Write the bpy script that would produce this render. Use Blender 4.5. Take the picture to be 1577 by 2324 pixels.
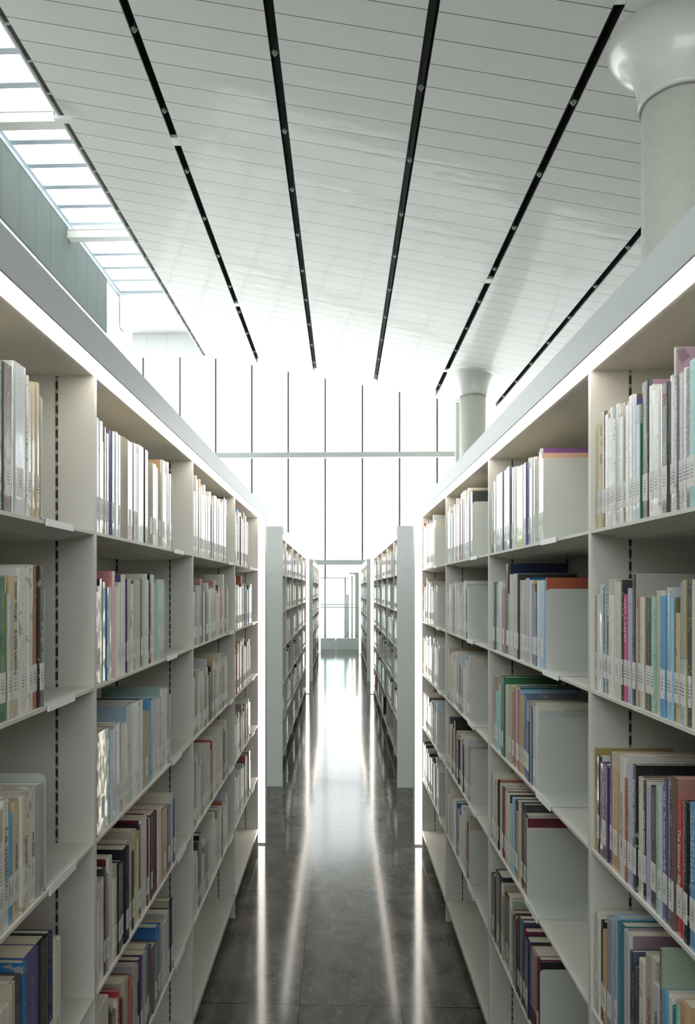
import bpy, bmesh, math, random
from mathutils import Vector, Matrix
random.seed(11)
SC = bpy.context.scene
COL = SC.collection
for o in list(bpy.data.objects): bpy.data.objects.remove(o)

# ------------------------------------------------------------------ camera
F = 1577.0; A = 0.0315; PPX = 721.3; HOR = 1335.0; H = 1.653
cam = bpy.data.cameras.new('camera'); cam.sensor_fit = 'HORIZONTAL'; cam.sensor_width = 36; cam.lens = 36
cam.shift_x = (788.5 - PPX) / 1577.0; cam.shift_y = (HOR - 1162.0) / 1577.0
cam.clip_start = 0.02; cam.clip_end = 300
co = bpy.data.objects.new('camera', cam); COL.objects.link(co)
co.location = (0, 0, H); co.rotation_euler = (math.pi / 2, 0, A)
SC.camera = co
SC.view_settings.view_transform = 'Standard'; SC.view_settings.look = 'None'
SC.view_settings.exposure = 0.0; SC.view_settings.gamma = 1.0; SC.view_settings.use_curve_mapping = False
# ------------------------------------------------------------------ daylight
W = bpy.data.worlds.new('World'); SC.world = W; W.use_nodes = True
bgn = W.node_tree.nodes['Background']; bgn.inputs[0].default_value = (0.965, 0.985, 1.0, 1); bgn.inputs[1].default_value = 4.5
LED_POWER = 8.0

def P(px, py, D):
    t = (px - PPX) / F
    return Vector((D * (-math.sin(A) + t * math.cos(A)), D * (math.cos(A) + t * math.sin(A)), H - (py - HOR) / F * D))
def Yat(px, X):
    t = (px - PPX) / F
    return X * (math.cos(A) + t * math.sin(A)) / (t * math.cos(A) - math.sin(A))
def Zat(py, X, Y):
    return H - (py - HOR) / F * (-X * math.sin(A) + Y * math.cos(A))

# ------------------------------------------------------------------ materials
def nt(m):
    m.use_nodes = True
    return m.node_tree, m.node_tree.nodes['Principled BSDF']
def N(t, kind, **kw):
    n = t.nodes.new(kind)
    for k, v in kw.items(): setattr(n, k, v)
    return n
def mathn(t, op, a, b=None, c=None):
    n = N(t, 'ShaderNodeMath', operation=op)
    for i, v in enumerate((a, b, c)):
        if v is None: continue
        if isinstance(v, (int, float)): n.inputs[i].default_value = v
        else: t.links.new(v, n.inputs[i])
    return n.outputs[0]
def mixc(t, fac, c1, c2):
    n = N(t, 'ShaderNodeMix', data_type='RGBA')
    for i, v in ((0, fac), (6, c1), (7, c2)):
        if isinstance(v, (int, float)): n.inputs[i].default_value = v
        elif isinstance(v, tuple): n.inputs[i].default_value = (v[0], v[1], v[2], 1)
        else: t.links.new(v, n.inputs[i])
    return n.outputs[2]
def simple(name, col, rough=0.5, metal=0.0, coat=0.0, grain=0.0, gs=300, bump=0.0, bs=3.0, spec=0.5):
    m = bpy.data.materials.new(name); t, b = nt(m)
    b.inputs['Base Color'].default_value = (*col, 1); b.inputs['Roughness'].default_value = rough
    b.inputs['Metallic'].default_value = metal; b.inputs['Coat Weight'].default_value = coat
    b.inputs['Coat Roughness'].default_value = 0.08; b.inputs['Specular IOR Level'].default_value = spec
    tc = N(t, 'ShaderNodeTexCoord')
    if grain:
        n = N(t, 'ShaderNodeTexNoise'); n.inputs['Scale'].default_value = gs; n.inputs['Detail'].default_value = 2
        t.links.new(tc.outputs['Object'], n.inputs['Vector'])
        c1 = tuple(max(0, c * (1 - grain)) for c in col); c2 = tuple(min(1, c * (1 + grain)) for c in col)
        t.links.new(mixc(t, n.outputs[0], c1, c2), b.inputs['Base Color'])
    if bump:
        n = N(t, 'ShaderNodeTexNoise'); n.inputs['Scale'].default_value = bs; n.inputs['Detail'].default_value = 3
        t.links.new(tc.outputs['Object'], n.inputs['Vector'])
        bp = N(t, 'ShaderNodeBump'); bp.inputs['Strength'].default_value = bump; bp.inputs['Distance'].default_value = 0.05
        t.links.new(n.outputs[0], bp.inputs['Height']); t.links.new(bp.outputs[0], b.inputs['Normal'])
    return m
def emis(name, col, s):
    m = bpy.data.materials.new(name); m.use_nodes = True; t = m.node_tree; t.nodes.clear()
    e = N(t, 'ShaderNodeEmission'); e.inputs[0].default_value = (*col, 1); e.inputs[1].default_value = s
    o = N(t, 'ShaderNodeOutputMaterial'); t.links.new(e.outputs[0], o.inputs[0]); return m
def glass(name, tint, gl=0.06):
    m = bpy.data.materials.new(name); m.use_nodes = True; t = m.node_tree; t.nodes.clear()
    a = N(t, 'ShaderNodeBsdfTransparent'); a.inputs[0].default_value = (*tint, 1)
    g = N(t, 'ShaderNodeBsdfGlossy'); g.inputs['Roughness'].default_value = 0.02
    mx = N(t, 'ShaderNodeMixShader'); mx.inputs[0].default_value = gl
    o = N(t, 'ShaderNodeOutputMaterial')
    t.links.new(a.outputs[0], mx.inputs[1]); t.links.new(g.outputs[0], mx.inputs[2]); t.links.new(mx.outputs[0], o.inputs[0])
    return m

M = {}
M['metal'] = simple('shelf_metal', (0.64, 0.63, 0.58), 0.42, grain=0.10, gs=500)
M['metal2'] = simple('fascia_metal', (0.60, 0.63, 0.63), 0.35, grain=0.04, gs=400)
M['panel'] = simple('end_panel_paint', (0.69, 0.715, 0.69), 0.4, grain=0.05, gs=350)
M['letter'] = simple('letter_line', (0.90, 0.92, 0.90), 0.35)
M['bookend'] = simple('bookend_steel', (0.56, 0.585, 0.55), 0.45, grain=0.10, gs=600)
M['plinth'] = simple('dark_plinth', (0.03, 0.03, 0.03), 0.5)
M['white'] = simple('white_paint', (0.86, 0.87, 0.85), 0.5, grain=0.02, gs=40)
M['plaster'] = simple('white_plaster', (0.82, 0.82, 0.80), 0.6, grain=0.03, gs=20)
M['black'] = simple('black_void', (0.008, 0.009, 0.008), 0.6)
M['dark'] = simple('dark_line', (0.02, 0.02, 0.02), 0.5)
M['brown'] = simple('dark_bronze', (0.10, 0.095, 0.075), 0.6, grain=0.3, gs=30)
M['mull'] = simple('mullion_metal', (0.10, 0.12, 0.115), 0.4)
M['beam'] = simple('transom_metal', (0.70, 0.73, 0.71), 0.4)
M['skybar'] = simple('skylight_bar', (0.48, 0.55, 0.60), 0.4)
M['steel'] = simple('cream_steel', (0.66, 0.66, 0.62), 0.5)
M['conc'] = simple('smooth_concrete', (0.72, 0.715, 0.65), 0.6, grain=0.10, gs=6, bump=0.08, bs=5)
M['gloss'] = simple('gloss_capital', (0.70, 0.71, 0.66), 0.22, coat=0.4, bump=0.10, bs=1.2)
M['chrome'] = simple('fitting_metal', (0.16, 0.16, 0.15), 0.45, metal=0.3)
M['pale'] = simple('pale_green_metal', (0.84, 0.90, 0.88), 0.35)
M['greyframe'] = simple('grey_green_frame', (0.74, 0.78, 0.75), 0.4)
M['pages'] = simple('paper_pages', (0.66, 0.61, 0.50), 0.8, grain=0.12, gs=900)
M['led'] = emis('led_diffuser', (1.0, 0.93, 0.83), LED_POWER)
M['lamp'] = emis('lamp_face', (1, 0.98, 0.95), 2.0)
M['glass'] = glass('clear_glass', (0.97, 0.99, 0.985), 0.03)
M['rail_glass'] = glass('rail_glass', (0.90, 0.955, 0.94), 0.05)
# green felt panel
def mk_green():
    m = bpy.data.materials.new('green_mesh_panel'); t, b = nt(m); b.inputs['Roughness'].default_value = 0.8
    tc = N(t, 'ShaderNodeTexCoord'); mp = N(t, 'ShaderNodeMapping'); mp.inputs['Scale'].default_value = (1, 6, 0.4)
    n = N(t, 'ShaderNodeTexNoise'); n.inputs['Scale'].default_value = 3; n.inputs['Detail'].default_value = 4
    n2 = N(t, 'ShaderNodeTexNoise'); n2.inputs['Scale'].default_value = 60
    t.links.new(tc.outputs['Object'], mp.inputs[0]); t.links.new(mp.outputs[0], n.inputs['Vector']); t.links.new(tc.outputs['Object'], n2.inputs['Vector'])
    f = mathn(t, 'MULTIPLY', mathn(t, 'ADD', n.outputs[0], n2.outputs[0]), 0.5)
    t.links.new(mixc(t, f, (0.065, 0.085, 0.077), (0.15, 0.178, 0.165)), b.inputs['Base Color'])
    return m
M['green'] = mk_green()
# slotted standard
def mk_slot():
    m = bpy.data.materials.new('slotted_steel'); t, b = nt(m); b.inputs['Roughness'].default_value = 0.5
    tc = N(t, 'ShaderNodeTexCoord'); s = N(t, 'ShaderNodeSeparateXYZ'); t.links.new(tc.outputs['Object'], s.inputs[0])
    f = mathn(t, 'LESS_THAN', mathn(t, 'FRACT', mathn(t, 'MULTIPLY', s.outputs[2], 1 / 0.026)), 0.68)
    t.links.new(mixc(t, f, (0.33, 0.33, 0.30), (0.03, 0.03, 0.028)), b.inputs['Base Color'])
    return m
M['slot'] = mk_slot()
# ceiling panels
SEAM = 0.65
def mk_ceiling():
    m = bpy.data.materials.new('glossy_ceiling_panels'); t, b = nt(m)
    b.inputs['Roughness'].default_value = 0.40; b.inputs['Specular IOR Level'].default_value = 0.15; b.inputs['Coat Weight'].default_value = 0.22; b.inputs['Coat Roughness'].default_value = 0.06
    tc = N(t, 'ShaderNodeTexCoord'); s = N(t, 'ShaderNodeSeparateXYZ'); t.links.new(tc.outputs['Object'], s.inputs[0])
    q = mathn(t, 'FRACT', mathn(t, 'DIVIDE', mathn(t, 'ADD', s.outputs[1], 100 * SEAM - 13.80), SEAM))
    line = mathn(t, 'LESS_THAN', q, 0.028)
    cell = mathn(t, 'FLOOR', mathn(t, 'DIVIDE', mathn(t, 'ADD', s.outputs[1], 100 * SEAM - 13.80), SEAM))
    wn = N(t, 'ShaderNodeTexWhiteNoise', noise_dimensions='1D'); t.links.new(cell, wn.inputs['W'])
    base = mixc(t, wn.outputs['Value'], (0.725, 0.73, 0.68), (0.755, 0.76, 0.71))
    t.links.new(mixc(t, line, base, (0.16, 0.145, 0.11)), b.inputs['Base Color'])
    mp = N(t, 'ShaderNodeMapping'); mp.inputs['Scale'].default_value = (0.55, 1.2, 1)
    t.links.new(tc.outputs['Object'], mp.inputs[0])
    n = N(t, 'ShaderNodeTexNoise'); n.inputs['Scale'].default_value = 1.1; n.inputs['Detail'].default_value = 3
    t.links.new(mp.outputs[0], n.inputs['Vector'])
    # every panel is dished a little, so each mirrors the windows separately
    pil = mathn(t, 'MULTIPLY', mathn(t, 'SINE', mathn(t, 'MULTIPLY', q, math.pi)), 0.10)
    hgt = mathn(t, 'ADD', n.outputs[0], pil)
    bp = N(t, 'ShaderNodeBump'); bp.inputs['Strength'].default_value = 0.22; bp.inputs['Distance'].default_value = 0.06
    t.links.new(hgt, bp.inputs['Height']); t.links.new(bp.outputs[0], b.inputs['Normal'])
    t.links.new(bp.outputs[0], b.inputs['Coat Normal'])
    return m
M['ceiling'] = mk_ceiling()
# marble floor
TX, TY, TX0, TY0 = 0.402, 1.034, -0.160, 2.755
def mk_floor():
    m = bpy.data.materials.new('polished_dark_marble_tiles'); t, b = nt(m)
    tc = N(t, 'ShaderNodeTexCoord'); s = N(t, 'ShaderNodeSeparateXYZ'); t.links.new(tc.outputs['Object'], s.inputs[0])
    ux = mathn(t, 'DIVIDE', mathn(t, 'ADD', s.outputs[0], 200 * TX - TX0), TX); uy = mathn(t, 'DIVIDE', mathn(t, 'ADD', s.outputs[1], 100 * TY - TY0), TY)
    jx = mathn(t, 'LESS_THAN', mathn(t, 'ABSOLUTE', mathn(t, 'SUBTRACT', mathn(t, 'FRACT', mathn(t, 'ADD', ux, 0.5)), 0.5)), 0.0055)
    jy = mathn(t, 'LESS_THAN', mathn(t, 'ABSOLUTE', mathn(t, 'SUBTRACT', mathn(t, 'FRACT', mathn(t, 'ADD', uy, 0.5)), 0.5)), 0.0022)
    j = mathn(t, 'MAXIMUM', jx, jy)
    cx = mathn(t, 'FLOOR', ux); cy = mathn(t, 'FLOOR', uy)
    cv = N(t, 'ShaderNodeCombineXYZ'); t.links.new(cx, cv.inputs[0]); t.links.new(cy, cv.inputs[1])
    wn = N(t, 'ShaderNodeTexWhiteNoise', noise_dimensions='2D'); t.links.new(cv.outputs[0], wn.inputs['Vector'])
    off = N(t, 'ShaderNodeVectorMath', operation='MULTIPLY_ADD')
    t.links.new(wn.outputs['Color'], off.inputs[0]); off.inputs[1].default_value = (9, 9, 9); t.links.new(tc.outputs['Object'], off.inputs[2])
    n1 = N(t, 'ShaderNodeTexNoise'); n1.inputs['Scale'].default_value = 4.2; n1.inputs['Detail'].default_value = 9; n1.inputs['Roughness'].default_value = 0.62; n1.inputs['Distortion'].default_value = 1.4
    t.links.new(off.outputs[0], n1.inputs['Vector'])
    n2 = N(t, 'ShaderNodeTexNoise'); n2.inputs['Scale'].default_value = 4.5; n2.inputs['Detail'].default_value = 7; n2.inputs['Distortion'].default_value = 2.6
    t.links.new(off.outputs[0], n2.inputs['Vector'])
    vein = mathn(t, 'POWER', mathn(t, 'SUBTRACT', 1.0, mathn(t, 'MINIMUM', mathn(t, 'MULTIPLY', mathn(t, 'ABSOLUTE', mathn(t, 'SUBTRACT', n2.outputs[0], 0.5)), 40), 1.0)), 2.0)
    n3 = N(t, 'ShaderNodeTexNoise'); n3.inputs['Scale'].default_value = 3; t.links.new(off.outputs[0], n3.inputs['Vector'])
    vein = mathn(t, 'MULTIPLY', vein, mathn(t, 'MULTIPLY', n3.outputs[0], 0.8))
    cr = N(t, 'ShaderNodeMapRange'); cr.inputs['From Min'].default_value = 0.34; cr.inputs['From Max'].default_value = 0.70
    t.links.new(n1.outputs[0], cr.inputs['Value'])
    c = mixc(t, cr.outputs[0], (0.060, 0.059, 0.050), (0.145, 0.143, 0.125))
    c = mixc(t, vein, c, (0.27, 0.265, 0.235))
    c = mixc(t, j, c, (0.012, 0.012, 0.012))
    t.links.new(c, b.inputs['Base Color'])
    b.inputs['Specular IOR Level'].default_value = 0.45
    t.links.new(mathn(t, 'ADD', mathn(t, 'MULTIPLY', n1.outputs[0], 0.06), 0.075), b.inputs['Roughness'])
    n4 = N(t, 'ShaderNodeTexNoise'); n4.inputs['Scale'].default_value = 1.3; t.links.new(tc.outputs['Object'], n4.inputs['Vector'])
    bp = N(t, 'ShaderNodeBump'); bp.inputs['Strength'].default_value = 0.05; bp.inputs['Distance'].default_value = 0.02
    t.links.new(n4.outputs[0], bp.inputs['Height']); t.links.new(bp.outputs[0], b.inputs['Normal'])
    return m
M['floor'] = mk_floor()

# book colours (linear)
BC = {
 'white': (0.74, 0.74, 0.71), 'cream': (0.64, 0.61, 0.52), 'ivory': (0.70, 0.68, 0.60), 'grey': (0.34, 0.35, 0.34), 'silver': (0.55, 0.58, 0.59),
 'charcoal': (0.05, 0.052, 0.055), 'black': (0.012, 0.013, 0.018), 'brown': (0.085, 0.05, 0.04), 'umber': (0.16, 0.11, 0.085), 'tan': (0.50, 0.33, 0.18),
 'beige': (0.47, 0.43, 0.34), 'sand': (0.62, 0.50, 0.32), 'mustard': (0.52, 0.40, 0.17), 'yellow': (0.66, 0.58, 0.28), 'orange': (0.66, 0.28, 0.12),
 'rust': (0.42, 0.11, 0.06), 'salmon': (0.66, 0.32, 0.24), 'pink': (0.62, 0.25, 0.26), 'magenta': (0.62, 0.08, 0.25), 'red': (0.46, 0.04, 0.05),
 'maroon': (0.14, 0.02, 0.035), 'rose': (0.42, 0.20, 0.18), 'mauve': (0.34, 0.24, 0.30), 'purple': (0.06, 0.03, 0.14), 'violet': (0.23, 0.10, 0.28),
 'lavender': (0.48, 0.49, 0.66), 'slate': (0.13, 0.155, 0.20), 'navy': (0.018, 0.028, 0.10), 'indigo': (0.10, 0.10, 0.24), 'blue': (0.03, 0.15, 0.38), 'azure': (0.12, 0.36, 0.62),
 'sky-blue': (0.32, 0.52, 0.72), 'pale-blue': (0.52, 0.63, 0.70), 'cyan': (0.30, 0.62, 0.64), 'teal': (0.03, 0.17, 0.22), 'aqua': (0.38, 0.55, 0.52),
 'green': (0.035, 0.17, 0.09), 'olive': (0.20, 0.20, 0.11), 'lime': (0.30, 0.46, 0.08), 'mint': (0.42, 0.60, 0.48), 'sage': (0.33, 0.44, 0.33)}
BM = {}
def book_mat(c, gloss=True):
    k = (c, gloss)
    if k in BM: return BM[k]
    col = BC[c]; lum = 0.3 * col[0] + 0.6 * col[1] + 0.1 * col[2]
    m = bpy.data.materials.new('book_' + c.replace('-', '_') + ('_jacket' if gloss else '_cloth')); t, b = nt(m)
    tc = N(t, 'ShaderNodeTexCoord'); s = N(t, 'ShaderNodeSeparateXYZ'); t.links.new(tc.outputs['Object'], s.inputs[0])
    oi = N(t, 'ShaderNodeObjectInfo')
    # printed spine: title-like flecks, a colour block, faint wear
    fl = N(t, 'ShaderNodeTexNoise'); fl.inputs['Scale'].default_value = 1.0; fl.inputs['Detail'].default_value = 1
    mp = N(t, 'ShaderNodeMapping'); mp.inputs['Scale'].default_value = (0, 260, 330)
    ad = N(t, 'ShaderNodeVectorMath', operation='ADD'); cmb = N(t, 'ShaderNodeCombineXYZ')
    t.links.new(mathn(t, 'MULTIPLY', oi.outputs['Random'], 37), cmb.inputs[2]); t.links.new(cmb.outputs[0], ad.inputs[1])
    t.links.new(tc.outputs['Object'], ad.inputs[0]); t.links.new(ad.outputs[0], mp.inputs[0]); t.links.new(mp.outputs[0], fl.inputs['Vector'])
    glyph = mathn(t, 'GREATER_THAN', fl.outputs[0], 0.56)
    stripe = mathn(t, 'LESS_THAN', mathn(t, 'ABSOLUTE', s.outputs[1]), 0.0042)
    lo = N(t, 'ShaderNodeTexNoise', noise_dimensions='1D'); lo.inputs['Scale'].default_value = 16
    t.links.new(mathn(t, 'ADD', s.outputs[2], mathn(t, 'MULTIPLY', oi.outputs['Random'], 91)), lo.inputs['W'])
    seg = mathn(t, 'GREATER_THAN', lo.outputs[0], 0.47)
    onsp = mathn(t, 'GREATER_THAN', s.outputs[0], -0.004)
    txt = mathn(t, 'MULTIPLY', mathn(t, 'MULTIPLY', glyph, stripe), mathn(t, 'MULTIPLY', seg, onsp))
    ink = (0.05, 0.05, 0.05) if lum > 0.22 else (0.62, 0.60, 0.52)
    alt = tuple(0.55 * x + 0.45 * y for x, y in zip(col, (0.62, 0.6, 0.55))) if lum < 0.4 else tuple(x * y for x, y in zip(col, (0.72, 0.68, 0.62)))
    r2 = mathn(t, 'FRACT', mathn(t, 'MULTIPLY', oi.outputs['Random'], 17.3))
    blk = mathn(t, 'MULTIPLY', mathn(t, 'GREATER_THAN', s.outputs[2], mathn(t, 'MULTIPLY', oi.outputs['Random'], 0.42)), mathn(t, 'LESS_THAN', r2, 0.30 if lum > 0.3 else 0.08))
    c1 = mixc(t, blk, col, alt)
    art = N(t, 'ShaderNodeTexNoise'); art.inputs['Scale'].default_value = 38; art.inputs['Detail'].default_value = 4
    t.links.new(ad.outputs[0], art.inputs['Vector'])
    amask = mathn(t, 'MULTIPLY', mathn(t, 'GREATER_THAN', art.outputs[0], 0.62), mathn(t, 'LESS_THAN', mathn(t, 'FRACT', mathn(t, 'MULTIPLY', oi.outputs['Random'], 53.1)), 0.12))
    c1 = mixc(t, mathn(t, 'MULTIPLY', amask, 0.7), c1, tuple(x * 0.4 + 0.02 for x in col) if lum > 0.2 else (0.4, 0.38, 0.33))
    t.links.new(mixc(t, mathn(t, 'MULTIPLY', txt, 0.4), c1, ink), b.inputs['Base Color'])
    b.inputs['Roughness'].default_value = 0.28 if gloss else 0.65
    if gloss: b.inputs['Coat Weight'].default_value = 0.9; b.inputs['Coat Roughness'].default_value = 0.07
    w = N(t, 'ShaderNodeTexNoise'); w.inputs['Scale'].default_value = 14; t.links.new(ad.outputs[0], w.inputs['Vector'])
    bp = N(t, 'ShaderNodeBump'); bp.inputs['Strength'].default_value = 0.25; bp.inputs['Distance'].default_value = 0.004
    t.links.new(w.outputs[0], bp.inputs['Height']); t.links.new(bp.outputs[0], b.inputs['Coat Normal']); t.links.new(bp.outputs[0], b.inputs['Normal'])
    BM[k] = m
    return m
def mk_label():
    m = bpy.data.materials.new('call_number_sticker'); t, b = nt(m); b.inputs['Roughness'].default_value = 0.4
    tc = N(t, 'ShaderNodeTexCoord'); s = N(t, 'ShaderNodeSeparateXYZ'); t.links.new(tc.outputs['Object'], s.inputs[0])
    n = N(t, 'ShaderNodeTexNoise'); n.inputs['Scale'].default_value = 700; n.inputs['Detail'].default_value = 0; t.links.new(tc.outputs['Object'], n.inputs['Vector'])
    row = mathn(t, 'GREATER_THAN', mathn(t, 'FRACT', mathn(t, 'MULTIPLY', s.outputs[2], 190)), 0.5)
    inz = mathn(t, 'LESS_THAN', mathn(t, 'ABSOLUTE', mathn(t, 'SUBTRACT', s.outputs[2], 0.055)), 0.012)
    iny = mathn(t, 'LESS_THAN', mathn(t, 'ABSOLUTE', s.outputs[1]), 0.0045)
    f = mathn(t, 'MULTIPLY', mathn(t, 'MULTIPLY', row, inz), mathn(t, 'MULTIPLY', iny, mathn(t, 'GREATER_THAN', n.outputs[0], 0.45)))
    t.links.new(mixc(t, f, (0.70, 0.70, 0.67), (0.08, 0.08, 0.08)), b.inputs['Base Color'])
    return m
M['label'] = mk_label()

# ------------------------------------------------------------------ mesh helpers
def bx(bm, x0, x1, y0, y1, z0, z1, mi=0):
    v = [bm.verts.new(p) for p in ((x0, y0, z0), (x1, y0, z0), (x1, y1, z0), (x0, y1, z0), (x0, y0, z1), (x1, y0, z1), (x1, y1, z1), (x0, y1, z1))]
    for q in ((0, 3, 2, 1), (4, 5, 6, 7), (0, 1, 5, 4), (1, 2, 6, 5), (2, 3, 7, 6), (3, 0, 4, 7)):
        f = bm.faces.new([v[i] for i in q]); f.material_index = mi
def prism(bm, pts, axis, a0, a1, mi=0):
    """pts: list of 2D; axis 'y' -> pts are (x,z) ; 'z' -> (x,y)"""
    def mk(p, a): return (p[0], a, p[1]) if axis == 'y' else (p[0], p[1], a)
    A_ = [bm.verts.new(mk(p, a0)) for p in pts]; B_ = [bm.verts.new(mk(p, a1)) for p in pts]
    n = len(pts); fs = []
    for i in range(n):
        fs.append(bm.faces.new((A_[i], A_[(i + 1) % n], B_[(i + 1) % n], B_[i])))
    fs.append(bm.faces.new(A_[::-1])); fs.append(bm.faces.new(B_))
    for f in fs: f.material_index = mi
    return fs
def tube(bm, p, q, r, seg=8, mi=0):
    p = Vector(p); q = Vector(q); d = (q - p).normalized()
    u = d.orthogonal().normalized(); w = d.cross(u)
    a = []; b = []
    for i in range(seg):
        t = 2 * math.pi * i / seg; o = u * math.cos(t) * r + w * math.sin(t) * r
        a.append(bm.verts.new(p + o)); b.append(bm.verts.new(q + o))
    for i in range(seg):
        f = bm.faces.new((a[i], a[(i + 1) % seg], b[(i + 1) % seg], b[i])); f.material_index = mi
    bm.faces.new(a[::-1]).material_index = mi; bm.faces.new(b).material_index = mi
def fin(name, bm, mats, parent=None, loc=None, smooth=False):
    bmesh.ops.recalc_face_normals(bm, faces=bm.faces[:])
    me = bpy.data.meshes.new(name); bm.to_mesh(me); bm.free()
    if not isinstance(mats, (list, tuple)): mats = [mats]
    for m in mats: me.materials.append(m)
    if smooth:
        for p in me.polygons: p.use_smooth = True
    o = bpy.data.objects.new(name, me); COL.objects.link(o)
    if loc is not None: o.location = loc
    if parent: o.parent = parent
    return o
def new(): return bmesh.new()
def empty(name, loc=(0, 0, 0), rz=0.0):
    o = bpy.data.objects.new(name, None); COL.objects.link(o); o.location = loc; o.rotation_euler = (0, 0, rz); o.empty_display_size = 0.1
    return o
def tag(o, label, cat, group=None):
    o['label'] = label; o['category'] = cat
    if group: o['group'] = group
    return o
def struct(name, bm, m, smooth=False):
    o = fin(name, bm, m, smooth=smooth); o['kind'] = 'structure'; return o

# ------------------------------------------------------------------ room shell
YW = 37.8; ZC = 11.22 + H; MS = 0.19; SK = 0.0044
def zc(X): return ZC - MS * X
def sx(Xw, Y): return Xw - SK * (YW - Y)
bm = new(); bx(bm, -11.9, 17.2, -14.2, 38.2, -0.3, 0.0); struct('floor', bm, M['floor'])
SLOTX = [-4.34, -1.294, 1.87, 5.05, 8.25, 11.45, 14.6]
SW = 0.105
EDGE = -7.26
bm = new()
xs = [EDGE] + SLOTX + [17.0 + 0.3]
for i in range(len(xs) - 1):
    a = xs[i] + (0 if i == 0 else SW); b = xs[i + 1] - (SW if i < len(xs) - 2 else 0)
    y0, y1 = -14.0, YW - 0.15
    v = []
    for dz in (0, 0.06):
        for (X, Y) in ((sx(a, y0), y0), (sx(b, y0), y0), (sx(b, y1), y1), (sx(a, y1), y1)):
            v.append(bm.verts.new((X, Y, zc(X) + dz)))
    for q in ((0, 3, 2, 1), (4, 5, 6, 7), (0, 1, 5, 4), (1, 2, 6, 5), (2, 3, 7, 6), (3, 0, 4, 7)): bm.faces.new([v[k] for k in q])
struct('ceiling', bm, M['ceiling'])
for i, X0 in enumerate(SLOTX):                      # black service slots between the ceiling panels
    bm = new(); y0, y1 = -14.0, YW - 0.2
    for (da, db, z0, z1) in ((-SW - 0.03, -SW, 0.061, 0.42), (SW, SW + 0.03, 0.061, 0.42), (-SW - 0.03, SW + 0.03, 0.42, 0.45)):
        v = []
        for dz in (z0, z1):
            for (d, Y) in ((da, y0), (db, y0), (db, y1), (da, y1)):
                X = sx(X0 + d, Y); v.append(bm.verts.new((X, Y, zc(X) + dz)))
        for q in ((0, 3, 2, 1), (4, 5, 6, 7), (0, 1, 5, 4), (1, 2, 6, 5), (2, 3, 7, 6), (3, 0, 4, 7)): bm.faces.new([v[k] for k in q])
    struct('trim_%d' % (i + 1), bm, M['black'])
# window wall at the far end
ZTOP = 14.25
bm = new(); bx(bm, -11.7, 17.0, YW + 0.05, YW + 0.07, 0.0, ZTOP); struct('window_1', bm, M['glass'])
bm = new()
pxm = [322, 406.5, 488.5, 571, 654, 738, 822, 906, 990.5, 1074, 1157, 1240, 1323, 1406, 1490]
for p in [pxm[0] - 83.3 * k for k in (2, 1)] + pxm:
    X = P(p, HOR, YW).x; X = X if X < 16.5 else 16.5
    bx(bm, X - 0.045, X + 0.045, YW - 0.10, YW + 0.04, 0, ZTOP)
struct('trim_8', bm, M['mull'])
def wallbox(name, px0, px1, py0, py1, D, dep, mat):
    a = P(px0, py1, D); b = P(px1, py0, D); bm = new()
    bx(bm, a.x, b.x, YW - 0.15 - dep, YW - 0.12, a.z, b.z)
    return struct(name, bm, mat)
bm = new(); a = P(300, 1041, YW); b = P(1038, 1029.5, YW)
bx(bm, -11.6, b.x - 0.25, YW - 0.42, YW - 0.12, a.z, b.z); struct('trim_9', bm, M['beam'])
a = P(300, 1282.5, YW); b = P(1038, 1271.5, YW)
bm = new(); bx(bm, -11.6, 17.0, YW - 0.42, YW - 0.12, a.z, b.z); struct('trim_10', bm, M['beam'])
X0 = P(1029.5, 1000, YW).x; X1 = P(1038.5, 1000, YW).x
bm = new(); bx(bm, X0, X1, YW - 0.45, YW - 0.11, 0.0, zc(X0) - 0.1); struct('trim_11', bm, M['beam'])
X0 = P(778, 1000, YW).x
bm = new(); bx(bm, X0 - 0.006, X0 + 0.006, YW - 0.46, YW - 0.44, 0.6, zc(X0)); struct('trim_12', bm, M['beam'])
# white walls
bm = new(); bx(bm, -11.9, -11.7, -14.2, YW + 0.1, 0, 17.2); struct('wall_left', bm, M['white'])
bm = new(); bx(bm, 17.0, 17.2, -14.2, YW + 0.1, 0, 10.2); struct('wall_right', bm, M['plaster'])
bm = new(); bx(bm, -11.9, 17.1, -14.2, -14.0, 0, 4.6); bx(bm, -11.9, 17.1, -14.2, -14.0, 12.0, 14.8)
x = -11.9
while x < 17: bx(bm, x, x + 0.3, -14.2, -14.0, 4.6, 12.0); x += 3.2
struct('wall_back', bm, M['plaster'])
bm = new(); bx(bm, -11.6, 17.0, -14.12, -14.10, 4.6, 12.0); struct('added_fill_window', bm, M['glass'])  # unseen window band behind the camera, added to let in fill daylight

# ------------------------------------------------------------------ skylight along the left edge
G = 1.24                                  # the glazing lies well above the ceiling edge
ZS = H + 12.62 * G
XF = -11.62
YE = 36.45
bm = new(); bx(bm, XF, -7.3, -14.0, YE, ZS + 0.045, ZS + 0.06); struct('window_2', bm, M['glass'])
bm = new()
k = 0
while YE - 0.1 - 1.367 * k > -13:
    y = YE - 0.1 - 1.367 * k; bx(bm, XF, -7.3, y - 0.12, y + 0.12, ZS - 0.01, ZS + 0.04); k += 1
struct('trim_13', bm, M['skybar'])
bm = new(); bx(bm, XF - 0.07, XF + 0.09, -14.0, YE, ZS - 0.02, ZS + 0.22); bx(bm, XF - 0.08, XF + 0.0, -14.0, YE, ZS - 0.20, ZS - 0.07)
struct('trim_14', bm, M['skybar'])
bm = new(); bx(bm, -7.3, -7.2, -14.0, YW, zc(EDGE) + 0.2, ZS + 0.3); struct('trim_20', bm, M['white'])
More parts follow.
